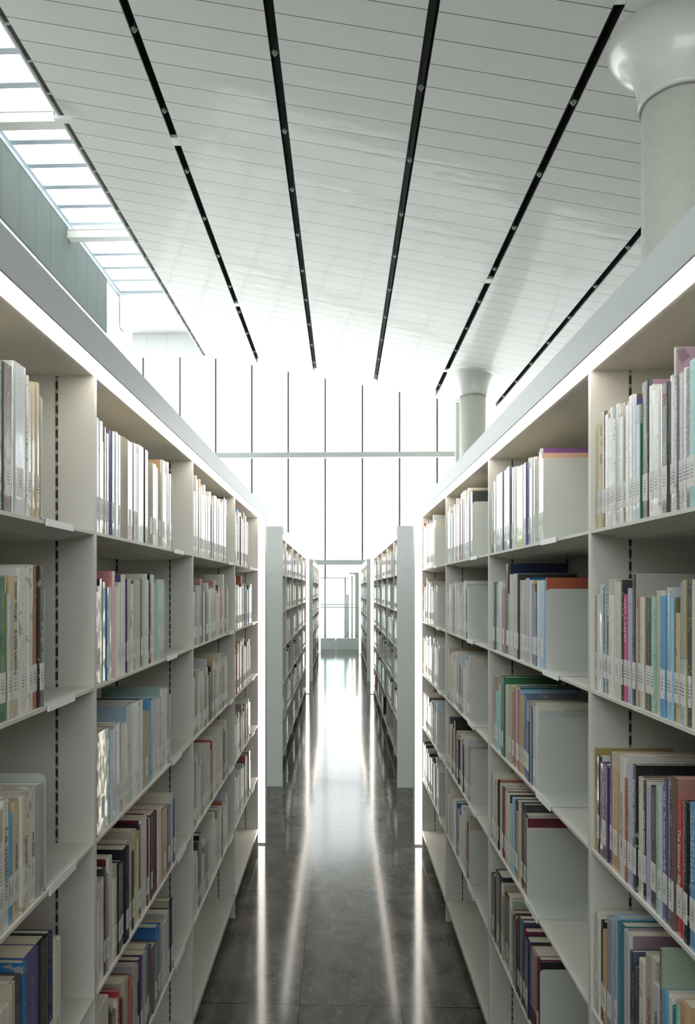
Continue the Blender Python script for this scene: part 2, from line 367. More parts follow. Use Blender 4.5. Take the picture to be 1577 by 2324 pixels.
def skewbox(bm, xa, xb, y0, y1, z0, z1):
    v = []
    for z in (z0, z1):
        for (X, Y) in ((sx(xa, y0), y0), (sx(xb, y0), y0), (sx(xb, y1), y1), (sx(xa, y1), y1)): v.append(bm.verts.new((X, Y, z)))
    for q in ((0, 3, 2, 1), (4, 5, 6, 7), (0, 1, 5, 4), (1, 2, 6, 5), (2, 3, 7, 6), (3, 0, 4, 7)): bm.faces.new([v[k] for k in q])
bm = new()
skewbox(bm, EDGE - 0.15, EDGE - 0.003, -14, YW - 0.2, zc(EDGE) + 0.10, zc(EDGE) + 0.14)
skewbox(bm, EDGE - 0.004, EDGE + 0.0, -14, YW - 0.2, zc(EDGE) + 0.06, zc(EDGE) + 0.12)
struct('trim_15', bm, M['brown'])
bm = new(); skewbox(bm, EDGE - 0.19, EDGE - 0.15, -14, YW - 0.2, zc(EDGE) - 0.01, zc(EDGE) + 0.16); struct('trim_16', bm, M['white'])
bm = new()
y = 12.0
while y < 36.5:
    skewbox(bm, EDGE - 0.15, EDGE, y, y + 0.03, zc(EDGE) + 0.01, zc(EDGE) + 0.05); y += 1.1
struct('trim_17', bm, M['skybar'])
for (yb, lab) in ((17.75, 'nearer white steel beam crossing under the skylight'), (23.65, 'farther white steel beam crossing under the skylight')):
    bm = new(); z1 = H + 12.38 * G; z0 = z1 - 0.37; d = 0.41; xa = XF - 0.02; xb = -7.32; yb *= G
    bx(bm, xa, xb, yb, yb + d, z1 - 0.04, z1); bx(bm, xa, xb, yb, yb + d, z0, z0 + 0.04); bx(bm, xa, xb, yb + 0.02, yb + d - 0.02, z0 + 0.04, z1 - 0.04)
    tag(fin('steel_beam', bm, M['steel']), lab, 'beam')
for i in range(13):
    y1 = (27.75 - 1.095 * i) * G; y0 = y1 - 1.08 * G
    bm = new(); bx(bm, -11.69, -11.64, y0, y1, H + 10.30 * G, ZS - 0.21)
    o = fin('wall_panel', bm, M['green'])
    tag(o, 'grey green felt wall panel below the skylight', 'panel', 'green wall panels under the skylight')
# white bulkheads beyond the skylight
bm = new(); bx(bm, -11.65, -7.3, YE + 0.05, YE + 1.05, H + 13.86, ZS + 0.2); bx(bm, -10.33, -10.31, YE + 0.03, YE + 0.05, H + 13.86, ZS + 0.2)
struct('trim_18', bm, M['white'])
bm = new(); bx(bm, -11.3, -7.3, YE + 1.06, YW + 0.1, H + 12.62, ZS + 0.2)
for x in (-10.5, -9.4): bx(bm, x, x + 0.02, YE + 1.04, YE + 1.06, H + 12.62, H + 13.86)
struct('trim_19', bm, M['white'])

# floodlights hung at the ceiling edge
for (px, py, D, lab) in ((148, 271, 18.4, 'white floodlight on a bent arm at the ceiling edge, near the first beam'),
                         (414, 722, 33.0, 'small white floodlight on a bent arm at the far end of the ceiling edge')):
    c = P(px, py, D); e = empty('floodlight', c); tag(e, lab, 'lamp', 'floodlights at the ceiling edge')
    bm = new(); prism(bm, [(-0.28, -0.03), (0.20, -0.06), (0.24, 0.03), (-0.26, 0.06)], 'y', -0.09, 0.09); fin('lamp_housing', bm, M['white'], e)
    bm = new(); tube(bm, (-0.26, 0, 0.02), (-0.30, 0, 0.16), 0.014); tube(bm, (-0.30, 0, 0.16), (-0.20, 0, 0.42), 0.014); fin('arm', bm, M['chrome'], e)

# ------------------------------------------------------------------ columns with trumpet capitals
def column(px, D, lab):
    c = P(px, 900, D); r = 0.59; e = empty('column', (c.x, c.y, 0)); tag(e, lab, 'column', 'round concrete columns')
    zn = 8.98 + H; seg = 64
    bm = new(); bmesh.ops.create_cone(bm, cap_ends=True, segments=seg, radius1=r, radius2=r, depth=zn + 0.25)
    bmesh.ops.translate(bm, vec=(0, 0, (zn + 0.25) / 2), verts=bm.verts[:])
    o = fin('shaft', bm, M['conc'], e)
    for p in o.data.polygons: p.use_smooth = abs(p.normal.z) < 0.5
    for zz in (zn - 2.6, zn - 5.2):
        bm = new(); bmesh.ops.create_cone(bm, cap_ends=False, segments=seg, radius1=r + 0.001, radius2=r + 0.001, depth=0.008)
        bmesh.ops.translate(bm, vec=(0, 0, zz), verts=bm.verts[:]); fin('casting_joint', bm, M['beam'], e)
    bm = new(); rings = []
    R = 1.20; r0 = r * 1.10
    prof = [(r + 0.01, 0.06, 0), (r + 0.01, 0, 0), (r0, 0, 0)]
    for i in range(19):
        th = math.pi / 2 * i / 18; prof.append((r0 + (R - r0) * (1 - math.cos(th)), 0, math.sin(th)))
    for (rr, dz, s) in prof:
        ring = []
        for k in range(seg):
            t = 2 * math.pi * k / seg; x = rr * math.cos(t); y = rr * math.sin(t)
            zt = zc(c.x + x) - 0.004
            ring.append(bm.verts.new((x, y, zn + dz + (zt - zn) * s)))
        rings.append(ring)
    for i in range(len(rings) - 1):
        for k in range(seg): bm.faces.new((rings[i][k], rings[i][(k + 1) % seg], rings[i + 1][(k + 1) % seg], rings[i + 1][k]))
    fin('capital', bm, M['gloss'], e, smooth=True)
column(1534, 12.94, 'large round concrete column with flared glossy capital, nearest at right')
column(1073, 32.7, 'far round concrete column with flared capital before the window wall')

# fittings inside the ceiling slots
FIT = []
for i, X0 in enumerate(SLOTX[:5]):
    y = 14.9 if i != 2 else 15.2
    k = 0
    while y < 36.5:
        FIT.append((i, y, k)); y += 2.55; k += 1
proto = None
names5 = ['leftmost', 'second', 'third', 'fourth', 'rightmost']
for (i, y, k) in FIT:
    X = sx(SLOTX[i], y); z = zc(X)
    if proto is None:
        proto = empty('sprinkler', (X, y, z)); r_ = proto
        bm = new(); bmesh.ops.create_cone(bm, cap_ends=True, segments=20, radius1=0.055, radius2=0.075, depth=0.03); bmesh.ops.translate(bm, vec=(0, 0, 0.02), verts=bm.verts[:]); fin('rosette', bm, M['chrome'], r_)
        bm = new(); tube(bm, (0, 0, -0.03), (0, 0, 0.40), 0.014); tube(bm, (0, 0, -0.035), (0, 0, -0.03), 0.032, 12); fin('pipe', bm, M['chrome'], r_)
    else:
        r_ = proto.copy(); COL.objects.link(r_)
        for ch in proto.children:
            c2 = ch.copy(); COL.objects.link(c2); c2.parent = r_
    r_.location = (X, y, z)
    tag(r_, 'small round metal fitting in the %s black ceiling slot' % names5[i], 'sprinkler', 'fittings in the %s ceiling slot' % names5[i])
for (i, px, py, lab) in ((0, 395, 316, 'small pale box set in the leftmost ceiling slot, nearer one'), (0, 536, 690, 'small pale box set in the leftmost ceiling slot, farther one'),
                    (3, 1390, 12, 'pale square box set in the fourth ceiling slot at the top'), (3, 1001, 845, 'small pale box set low in the fourth ceiling slot'), (3, 1098, 644, 'pale box set midway along the fourth ceiling slot')):
    X = SLOTX[i]; Y = 20
    for _ in range(20):
        z = zc(X); Y = (z - H) * F / (HOR - py) ; X = sx(SLOTX[i], Y)
    bm = new(); bx(bm, -0.10, 0.10, -0.16, 0.16, 0.0, 0.1); fi = fin('junction_box', bm, M['white'], loc=(X, Y, zc(X) + 0.01)); tag(fi, lab, 'box')

# ------------------------------------------------------------------ bookcases
ZB = 0.104; DZ = 0.3342; ZT = 2.109; XFR = 0.526; XFA = 0.4775; XBK = 0.805; BAY = 0.995
def shelf_z(r): return ZB + DZ * (6 - r)     # r = 1 (top) .. 6 (bottom)
def bookcase(s, ups, yend, label, near_panel, letter=None):
    """s = -1 left of the aisle, +1 right. ups = y of uprights"""
    e = empty('bookcase', (0, ups[0], 0)); tag(e, label, 'bookcase', 'white steel bookcases along the aisle')
    oy = ups[0]
    def part(name, bm, m):
        bmesh.ops.translate(bm, vec=(0, -oy, 0), verts=bm.verts[:]); return fin(name, bm, m, e)
    y0, y1 = ups[0], ups[-1]
    XO = 1.094   # other face
    for y in ups:
        bm = new(); bx(bm, *sorted((s * XFR, s * XO)), y - 0.007, y + 0.007, 0.0, ZT); part('upright', bm, M['metal'])
        bm = new(); bx(bm, *sorted((s * 0.605, s * 0.610)), y - 0.0085, y + 0.0085, 0.1, ZT - 0.001); bx(bm, *sorted((s * 0.796, s * 0.801)), y - 0.0085, y + 0.0085, 0.1, ZT - 0.001)
        part('slotted_standard', bm, M['slot'])
    bm = new(); bx(bm, *sorted((s * XBK, s * (XBK + 0.01))), y0, y1, ZB, ZT); part('back_panel', bm, M['metal'])
    bm = new(); bx(bm, *sorted((s * XFR, s * XO)), y0, y1 + 0.01, ZT, ZT + 0.02); part('top_panel', bm, M['metal'])
    for i in range(len(ups) - 1):
        a, b = ups[i] + 0.0075, ups[i + 1] - 0.0075
        for r in range(1, 7):
            z = shelf_z(r)
            if r == 6: pr = [(s * (XFR + 0.001), z), (s * (XFR + 0.001), z - 0.022), (s * XBK, z - 0.022), (s * XBK, z)]
            else: pr = [(s * (XFR + 0.001), z), (s * (XFR + 0.001), z - 0.007), (s * 0.604, z - 0.020), (s * (XBK - 0.02), z - 0.020), (s * (XBK - 0.001), z - 0.010), (s * (XBK - 0.001), z)]
            bm = new(); prism(bm, pr, 'y', a, b); part('shelf', bm, M['metal'])
            bm2 = None
    # top light channel and fascia
    ye = yend + 0.065
    bm = new(); bx(bm, *sorted((s * XFA, s * (XFA + 0.004))), y0, ye, ZT - 0.006, ZT + 0.060)
    bx(bm, *sorted((s * (XFA + 0.0041), s * (2 * XBK - XFA))), y0, ye, ZT + 0.054, ZT + 0.058)
    part('fascia', bm, M['metal2'])
    bm = new(); bx(bm, *sorted((s * (XFA + 0.0045), s * (XFR - 0.0005))), y0, yend, ZT - 0.002, ZT + 0.004); part('top_light_strip', bm, M['led'])
    # end post with vertical light strip
    bm = new(); bx(bm, *sorted((s * XFA, s * (XFA + 0.004))), yend - 0.004, ye, 0.0, ZT - 0.006); bx(bm, *sorted((s * (XFA + 0.004), s * XFR)), yend + 0.02, ye, 0.0, ZT - 0.006)
    bx(bm, *sorted((s * (XFA + 0.004), s * XFR)), yend + 0.003, yend + 0.02, 0.0, 0.012)
    part('end_post', bm, M['metal2'])
    bm = new(); bx(bm, *sorted((s * (XFA + 0.0045), s * (XFR - 0.001))), yend + 0.003, yend + 0.010, 0.013, ZT - 0.003); part('end_light_strip', bm, M['led'])
    bm = new(); bx(bm, *sorted((s * 0.580, s * 0.60)), y0, y1, 0.0, ZB - 0.022); part('plinth', bm, M['plinth'])
    bm = new(); bx(bm, *sorted((s * XFR, s * (2 * XBK - XFA))), yend + 0.02, ye, 0, ZT + 0.05); part('end_panel', bm, M['panel'])
    if near_panel:
        bm = new(); bx(bm, *sorted((s * XFA, s * (2 * XBK - XFA))), near_panel - 0.04, near_panel, 0.0, ZT + 0.062)
        pn = part('end_panel', bm, M['panel'])
        if letter:
            for path in letter:
                cu = bpy.data.curves.new('letter', 'CURVE'); cu.dimensions = '3D'; cu.bevel_depth = 0.0022
                sp = cu.splines.new('POLY'); sp.points.add(len(path) - 1); sp.use_cyclic_u = True
                for q, pt in enumerate(path): sp.points[q].co = (pt[0], -0.0405 + near_panel - oy, pt[1], 1)
                tmp = bpy.data.objects.new('tmp', cu); COL.objects.link(tmp)
                dg = bpy.context.evaluated_depsgraph_get(); me = bpy.data.meshes.new_from_object(tmp.evaluated_get(dg))
                bpy.data.objects.remove(tmp)
                me.name = 'letter_outline'; me.materials.clear(); me.materials.append(M['letter'])
                lo = bpy.data.objects.new('letter_outline', me); COL.objects.link(lo); lo.parent = pn
    return e
U1 = [1.482 + BAY * k for k in (-2, -1, 0, 1, 2, 3)]
Y2 = 5.82; U2 = [5.87 + BAY * k for k in range(6)]
Y3 = 12.38; U3 = [12.43 + BAY * k for k in range(6)]
# letter outlines traced at their own size on the end panels
def pl(pts, D): return [(P(x, y, D).x, P(x, y, D).z) for x, y in pts]
def arc(cx, cy, rx, ry, a0, a1, n=8): return [(cx + rx * math.cos(math.radians(a0 + (a1 - a0) * i / n)), cy + ry * math.sin(math.radians(a0 + (a1 - a0) * i / n))) for i in range(n + 1)]
DB = Y2 + 0.0 - 0.04
def noclip(pts, s): return [(s * max(XFA + 0.002, abs(x)), z) for x, z in pts]
Bo = [(603.5, 1240.2)] + arc(629, 1253.2, 16, 13, -90, 70) + [(633, 1268.4)] + arc(629, 1282.5, 18, 14.5, -60, 90) + [(603.5, 1297)]
Bu = [(616.3, 1249.5)] + arc(624.5, 1257, 7.4, 7.5, -90, 90) + [(616.3, 1264.5)]
Bl = [(616.3, 1272.3)] + arc(625, 1280.1, 8, 7.8, -90, 90) + [(616.3, 1288)]
LB = [noclip(pl(p, DB + 0.02), -1) for p in (Bo, Bu, Bl)]
Ao = [(902, 1299.6), (917.3, 1243), (930.7, 1243), (946, 1299.6), (937.4, 1299.6), (934, 1287.2), (914.5, 1287.2), (910.6, 1299.6)]
Ai = [(924, 1257), (915.4, 1277.8), (932.4, 1277.8)]
LA = [noclip(pl(p, DB - 0.02), 1) for p in (Ao, Ai)]
bookcase(-1, U1, 4.467, 'long steel bookcase filling the left foreground, beside the camera', None)
bookcase(1, U1, 4.467, 'long steel bookcase filling the right foreground, beside the camera', None)
bookcase(-1, U2, U2[-1], 'second steel bookcase on the left, letter B on its end panel', Y2, LB)
bookcase(1, U2, U2[-1], 'second steel bookcase on the right, letter A on its end panel', Y2, LA)
bookcase(-1, U3, U3[-1], 'farthest steel bookcase on the left of the aisle, by the pale floor', Y3)
bookcase(1, U3, U3[-1], 'farthest steel bookcase on the right of the aisle, by the pale floor', Y3)

# ------------------------------------------------------------------ far end of the aisle
Z_ = 0.0
e = empty('glass_balustrade', (0, 18.8, 0)); tag(e, 'glass balustrade on a pale green upstand closing the aisle end', 'balustrade')
bm = new(); bx(bm, -3.6, -0.12, 0, 0.08, 0, 0.30); bx(bm, -0.10, 3.6, 0, 0.08, 0, 0.30); fin('upstand', bm, M['pale'], e)
bm = new(); bx(bm, -0.118, -0.102, 0.01, 0.05, 0, 0.24); fin('joint', bm, M['mull'], e)
bm = new(); bx(bm, -3.6, 3.6, 0.10, 0.115, 0.0, 1.12); fin('glass_pane', bm, M['rail_glass'], e)
for z in (1.212, 1.14):
    bm = new(); tube(bm, (-3.6, 0.04, z), (3.6, 0.04, z), 0.013); fin('handrail', bm, M['greyframe'], e)
e = empty('glass_doorway', (0, 24.6, 0)); tag(e, 'slim grey green framed glass doorway behind the balustrade', 'doorway')
a = P(737.5, 1311, 24.6).x; b = P(783.5, 1311, 24.6).x; zt = P(737, 1311.5, 24.6).z
bm = new(); bx(bm, a - 0.035, a + 0.035, 0, 0.12, 0, zt); fin('post', bm, M['greyframe'], e)
bm = new(); bx(bm, b - 0.035, b + 0.035, 0, 0.12, 0, zt); fin('post', bm, M['greyframe'], e)
bm = new(); bx(bm, a - 0.9, b + 0.035, 0, 0.12, zt - 0.02, zt + 0.02); fin('head_rail', bm, M['greyframe'], e)
bm = new(); bx(bm, a + 0.036, b - 0.036, 0.05, 0.06, 0, zt - 0.02); fin('glass_pane', bm, M['rail_glass'], e)
e = empty('bookcase', (0, 24.3, 0)); tag(e, 'distant bookcase end with bright light strips beyond the balustrade', 'bookcase')
xa = P(805.8, 1300, 24.3).x; xb = P(850, 1300, 24.3).x; zt = P(805, 1299, 24.3).z
bm = new(); bx(bm, xa, xb, 0, 0.05, 0, zt); bx(bm, xa, xb, 0.05, 3.0, zt - 0.04, zt); fin('end_panel', bm, M['panel'], e)
bm = new(); bx(bm, xa - 0.06, xa - 0.008, 0.02, 0.03, 0.02, zt - 0.10); bx(bm, xa - 0.17, xa - 0.12, 1.2, 1.21, 0.02, zt - 0.14); fin('light_strip', bm, M['led'], e)
bm = new(); bx(bm, xa - 0.07, xa - 0.002, 0.04, 0.06, 0, zt - 0.05); bx(bm, xa - 0.12, xa - 0.06, 1.0, 1.1, 0, zt - 0.1); bx(bm, xa - 0.21, xa - 0.0, 0.03, 0.5, zt - 0.05, zt - 0.002); bx(bm, xa - 0.26, xa - 0.06, 1.22, 1.7, zt - 0.20, zt - 0.155); fin('frame', bm, M['panel'], e)
e = empty('cabinet', (0, 26.5, 0)); tag(e, 'low beige cabinet edge standing beside the glass doorway', 'cabinet')
xa = P(786, 1350, 26.5).x; xb = P(792, 1350, 26.5).x
bm = new(); bx(bm, xa, xb, 0, 0.4, 0, P(0, 1349, 26.5).z); fin('side', bm, M['greyframe'], e)

# ------------------------------------------------------------------ books
TITLES = {}
def text_mesh(txt, length, size):
    cu = bpy.data.curves.new('t', 'FONT'); cu.body = txt; cu.size = size; cu.extrude = 0.0001; cu.align_y = 'CENTER'; cu.align_x = 'CENTER'; cu.resolution_u = 2
    tmp = bpy.data.objects.new('tmp', cu); COL.objects.link(tmp); dg = bpy.context.evaluated_depsgraph_get()
    me = bpy.data.meshes.new_from_object(tmp.evaluated_get(dg)); bpy.data.objects.remove(tmp)
    w = max(v.co.x for v in me.vertices) - min(v.co.x for v in me.vertices)
    k = length / w
    for v in me.vertices: v.co.x *= k
    return me
M['ink'] = simple('title_ink', (0.06, 0.05, 0.05), 0.5); M['foil'] = simple('title_white', (0.72, 0.72, 0.68), 0.4)
M['inkred'] = simple('title_red', (0.35, 0.03, 0.04), 0.5); M['foilo'] = simple('title_orange', (0.6, 0.2, 0.1), 0.5); M['inkblue'] = simple('title_pale_blue', (0.45, 0.65, 0.75), 0.5)
def cover_bm(bm, t, h, d, rnd, mi_s=0, mi_c=1):
    """U-shaped shell, spine toward +x at x=0"""
    th = min(0.0022, t * 0.2); r = min(t * 0.30, 0.006) if rnd else min(0.0012, t * 0.2)
    out = [(-d, -t / 2), (-r, -t / 2)]
    ns = 4 if rnd else 1
    for i in range(1, ns + 1):
        a = math.radians(-90 + 90 * i / (ns)) ; out.append((-r + r * math.cos(a), -t / 2 + r + r * math.sin(a)))
    o2 = [(x, -y) for x, y in out][::-1]
    outer = out + o2
    inner = [(-d, t / 2 - th), (-r - th * 0.6, t / 2 - th), (-r - th * 0.6, -t / 2 + th), (-d, -t / 2 + th)]
    n = len(outer)
    pts = outer + inner
    lo = [bm.verts.new((x, y, 0)) for x, y in pts]; hi = [bm.verts.new((x, y, h)) for x, y in pts]
    for i in range(len(pts)):
        j = (i + 1) % len(pts)
        f = bm.faces.new((lo[i], lo[j], hi[j], hi[i]))
        f.material_index = mi_c if (i == 0 or i == n - 2 or i >= n - 1) else mi_s
    bm.faces.new(lo[::-1]).material_index = mi_s; bm.faces.new(hi).material_index = mi_s
ORD = ['first', 'second', 'third', 'fourth', 'fifth', 'sixth', 'seventh', 'eighth', 'ninth', 'tenth', 'eleventh', 'twelfth', 'thirteenth', 'fourteenth', 'fifteenth', 'sixteenth', 'seventeenth', 'eighteenth', 'nineteenth', 'twentieth', 'twenty-first', 'twenty-second', 'twenty-third', 'twenty-fourth', 'twenty-fifth', 'twenty-sixth', 'twenty-seventh', 'twenty-eighth', 'twenty-ninth', 'thirtieth', 'thirty-first']
ROWN = {1: 'top', 2: 'second', 3: 'third', 4: 'fourth', 5: 'fifth'}
def make_book(s, X, ya, yb, z, h, d, cs, cc, gloss, label, title=None, tilt=0.0):
    t = yb - ya
    e = empty('book', (s * X, (ya + yb) / 2, z), 0 if s < 0 else math.pi)
    if tilt: e.rotation_euler.x = tilt
    tag(e, label, 'book', 'library books on the bookcase shelves')
    bm = new(); cover_bm(bm, t, h, d, t > 0.016)
    fin('cover', bm, [book_mat(cs, gloss), book_mat(cc, gloss)], e)
    th = min(0.0022, t * 0.2); hc = 0.0035 if (gloss and t > 0.014) else 0.0008
    bm = new(); bx(bm, -d + 0.003, -min(t * 0.3, 0.006) - th, -t / 2 + th, t / 2 - th, hc * 0.5, h - hc); fin('pages', bm, M['pages'], e)
    if h > 0.12 and random.random() < 0.85:
        w = min(0.0095, t / 2 - 0.0006)
        if w > 0.002:
            rr = min(t * 0.3, 0.006) if t > 0.016 else 0
            w = min(w, t / 2 - rr * 0.6)
            bm = new(); bx(bm, -0.0006, 0.0005, -w, w, 0.030, 0.078); fin('call_number_label', bm, M['label'], e)
    if title:
        txt, z0, z1, size, mat, dy = title
        me = text_mesh(txt, (z1 - z0) * h, size); me.name = 'title'
        if not me.materials: me.materials.append(M[mat])
        else: me.materials[0] = M[mat]
        o = bpy.data.objects.new('title', me); COL.objects.link(o); o.parent = e
        o.matrix_local = Matrix(((0, 0, 1, 0.0008), (0, 1, 0, dy), (-1, 0, 0, (z0 + z1) / 2 * h), (0, 0, 0, 1)))
    return e
def make_bookend(s, y, r, label, hh=0.225, x0=0.535, group='grey steel bookends'):
    """plate across the shelf, foot running away from the books, clip over the shelf edge"""
    z = shelf_z(r) + 0.0006; dr = 1 if s < 0 else -1
    e = empty('bookend', (s * x0, y, z)); tag(e, label, 'bookend', group)
    dpt = 0.185; bm = new(); rr = 0.012
    pts = [(0, 0), (0, hh - rr)] + [(rr - rr * math.cos(a), hh - rr + rr * math.sin(a)) for a in (0.5, 1.0)] + [(rr, hh), (dpt - rr, hh), (dpt, hh - rr), (dpt, 0)]
    prism(bm, [(s * p[0], p[1]) for p in pts], 'y', 0, dr * 0.0016); fin('plate', bm, M['bookend'], e)
    bm = new(); ya, yb_ = sorted((0, dr * 0.125)); bx(bm, *sorted((s * -0.004, s * dpt)), ya, yb_, 0, 0.0022); fin('foot', bm, M['bookend'], e)
    bm = new(); bx(bm, *sorted((s * -0.0085, s * -0.0060)), ya, yb_, -0.011, 0.0025); bx(bm, *sorted((s * -0.0075, s * -0.004)), ya, yb_, 0.0008, 0.0025); fin('edge_clip', bm, M['letter'], e)
    return e
# each shelf row: (side, bay, row, origin x, origin y, zoom, "x top colour[/cover] ...", end x, bookend (x, top) or None)
ROWS = [
(-1,0,1,0,800,5.81,"-2 115 green,35 155 brown,190 160 silver,360 300 white,372 395 sand/brown,450 395 sand,500 400 sand",533,(560,560)),
(-1,0,2,0,1270,5.96,"-20 235 green,105 470 pale-blue/mustard,152 215 sand,270 110 white,380 70 ivory,465 75 rust/cream,540 90 charcoal",593,(600,350)),
(-1,0,3,0,1740,3.98,"-30 395 ivory/teal,37 290 white,105 410 azure,133 300 sand/beige,195 245 cream,275 205 ivory,345 165 grey/white",408,(414,65)),
(-1,0,4,0,1740,3.98,"-40 2200 cream,92 1950 beige,130 1910 brown,205 1760 blue,240 1670 indigo,350 1560 black,440 1510 navy,500 1570 ivory/rust",575,None),
(-1,1,1,210,930,6.835,"65 125 pale-blue,100 175 white,137 180 umber,178 500 ivory,198 270 umber/white,238 370 white,288 340 indigo,345 350 silver,400 395 lavender/white,456 440 beige,548 495 salmon,640 520 mauve,692 680 silver,710 565 white/brown,806 628 charcoal/white,866 825 beige,922 840 ivory/black,966 850 white,1002 900 white,1037 970 cream,1072 790 cream/tan,1124 990 white,1166 815 white/charcoal,1197 995 white,1216 1045 cream",1236,(1240,1045)),
(-1,1,2,210,1280,7.885,"72 500 maroon/ivory,126 390 white,160 265 ivory/black,192 320 aqua/mint,262 420 blue,314 410 white,358 130 pink,440 405 white,500 325 ivory,562 190 ivory/indigo,614 262 purple,656 265 cream,692 360 ivory/brown,740 292 olive/cream,786 290 cream,886 280 umber/cream,926 178 silver/cream,980 280 ivory,1036 345 brown,1066 190 ivory/black,1112 340 cream,1160 275 aqua",1285,(1300,385)),
(-1,1,3,210,1540,6.28,"58 915 charcoal/ivory,80 735 ivory,230 700 beige/maroon,272 715 pale-blue,312 690 mauve/grey,346 640 white,412 640 grey/cream,442 640 ivory,497 390 ivory/azure,517 380 mint/cream,547 350 silver,592 325 white,660 400 lavender,692 300 white/black,724 480 beige,834 295 azure,877 305 ivory/rust,907 285 silver/pale-blue,975 265 pale-blue,1000 128 ivory/aqua,1050 125 white/charcoal,1082 240 grey",1108,(1112,195)),
(-1,1,4,210,1790,4.843,"42 1030 ivory/maroon,76 1000 white,136 870 charcoal,166 940 mauve,187 750 ivory/maroon,234 870 cream,275 825 black,319 805 charcoal/sand,352 645 black,402 575 cream/grey,446 690 charcoal,464 455 ivory,501 460 yellow,517 400 black,536 310 ivory/maroon,604 340 maroon,622 330 pale-blue,641 305 charcoal,662 265 maroon,722 225 ivory/mustard,760 215 tan/cream,822 190 purple/beige,861 60 silver/cream,894 115 indigo",912,(916,100)),
(-1,1,5,210,2020,7.51,"100 1930 cream,285 2075 charcoal/purple,332 2100 umber/cream,422 1880 white/cream,468 1720 red,486 1860 maroon/cream,530 1540 cream,605 1480 rust/umber,666 1300 violet/purple,682 1340 beige,770 1270 black,820 1160 purple/black,872 1060 grey/tan,926 960 slate/sand,986 960 black,1031 940 umber,1112 600 blue,1162 620 lavender/cream,1212 545 cream/sand,1256 370 silver/grey,1301 350 navy/black,1342 165 black/cream",1383,(1388,180)),
(1,0,1,1335,780,5.281,"75 950 yellow/sky-blue,132 815 umber/white,182 850 white/rose,218 890 white,242 920 white,268 765 silver,300 905 white,318 722 silver,352 725 ivory,368 880 white,398 700 umber/white,430 735 white,464 620 white/umber,528 665 lavender/indigo,570 735 aqua/green,612 455 charcoal/mauve,700 500 white,750 535 white/slate,846 480 charcoal,946 375 grey/slate,1006 405 white,1034 45 silver/mauve,1062 350 silver,1140 290 white,1176 290 brown,1226 190 cyan/white,1290 230 white",1330,None),
(1,0,2,1335,1290,5.81,"42 360 beige/cream,86 330 white,116 210 pale-blue/white,170 250 maroon/black,190 255 aqua,212 165 black,262 140 white,332 180 cream,436 150 charcoal,458 340 magenta,504 260 lavender/charcoal,560 70 cream/ivory,582 75 black/silver,622 370 tan,682 375 cream,728 380 charcoal/mint,830 360 mint,858 290 cream/sand,958 365 azure,1018 250 pale-blue/silver,1052 380 sky-blue,1118 385 olive,1142 585 yellow,1186 190 pale-blue,1238 150 silver/yellow,1286 150 black/cream,1316 145 charcoal/cream",1360,None),
(1,0,3,1335,1680,3.607,"35 65 mustard,60 130 charcoal/white,88 200 purple,162 110 black,178 110 tan/tan,250 125 ivory,298 310 rust,313 210 lavender,365 200 charcoal/black,390 305 ivory/umber,436 330 black/ivory,460 380 lavender,489 382 charcoal,546 370 sage,568 370 pale-blue,598 332 indigo/navy,652 305 umber/rose,707 510 red,772 505 black,822 520 azure,890 560 cream,925 590 ivory",960,None),
(1,0,4,1335,1680,3.607,"46 1405 cream,74 1450 ivory,96 1480 black,119 1555 tan,141 1465 lavender/white,191 1440 sky-blue,222 1500 teal,270 1570 silver/mauve,325 1725 navy/slate,346 1900 black,375 1850 charcoal,405 1805 cream/beige,460 1775 ivory/white,533 2010 silver,590 1700 umber/sage,604 2070 azure/cream,657 2095 white,690 2180 teal,715 2175 cyan/ivory,740 2155 tan",810,None),
(1,1,1,1100,1000,6.437,"95 770 green,119 595 white,151 500 slate,200 470 slate,258 430 slate,320 385 slate,376 460 white,400 395 white,426 380 white,452 375 lime,551 350 white,575 325 indigo,616 255 cream/umber,641 400 purple,661 250 pale-blue,690 240 white/orange,720 280 cream,766 165 white,792 120 lavender/violet,820 185 ivory/orange,838 262 ivory",856,(860,258)),
(1,1,2,1100,1270,6.437,"25 335 ivory/rust,86 330 cream,117 330 teal,150 345 pale-blue,186 320 white,236 420 mauve/mint,290 60 brown/navy,326 500 mint,352 215 ivory,412 205 silver,472 210 charcoal,488 300 ivory/charcoal,556 320 cream/olive,600 270 lavender/blue,631 300 ivory/yellow,666 350 brown,730 470 blue,752 310 white/charcoal,795 300 sky-blue,872 265 rose/rust",884,(887,430)),
(1,1,3,1100,1520,6.437,"136 105 sand/cream,156 315 cyan,191 205 white,236 100 green,290 225 cream,331 230 beige,386 330 rose,426 245 sand/teal,471 290 red/sky-blue,490 380 mustard,546 360 indigo,586 355 blue/slate,611 455 charcoal/ivory,650 530 blue/pale-blue,690 520 sand/cream,750 480 ivory,774 600 white/silver",784,(787,690)),
(1,1,4,1100,1740,6.437,"66 150 purple/ivory,111 100 ivory,136 180 sand/ivory,178 190 black/rust,196 255 pale-blue,236 300 maroon/ivory,266 350 rust/maroon,301 385 ivory/charcoal,346 560 mint,386 455 sky-blue/black,416 500 charcoal/ivory,446 660 tan,476 625 ivory,506 540 charcoal,541 700 brown/ivory,590 750 cream/maroon,600 900 ivory",616,(620,940)),
(1,1,5,1100,1960,6.385,"36 130 beige/ivory,86 180 black,150 140 charcoal/black,221 290 ivory/beige,241 470 beige,266 480 brown/ivory,345 520 ivory/sage,371 690 beige/maroon,402 800 charcoal/umber,468 790 maroon,512 830 teal/navy,546 960 maroon,582 1090 navy/black,640 1290 maroon,752 1370 maroon,784 1420 black",792,(796,1535)),
]
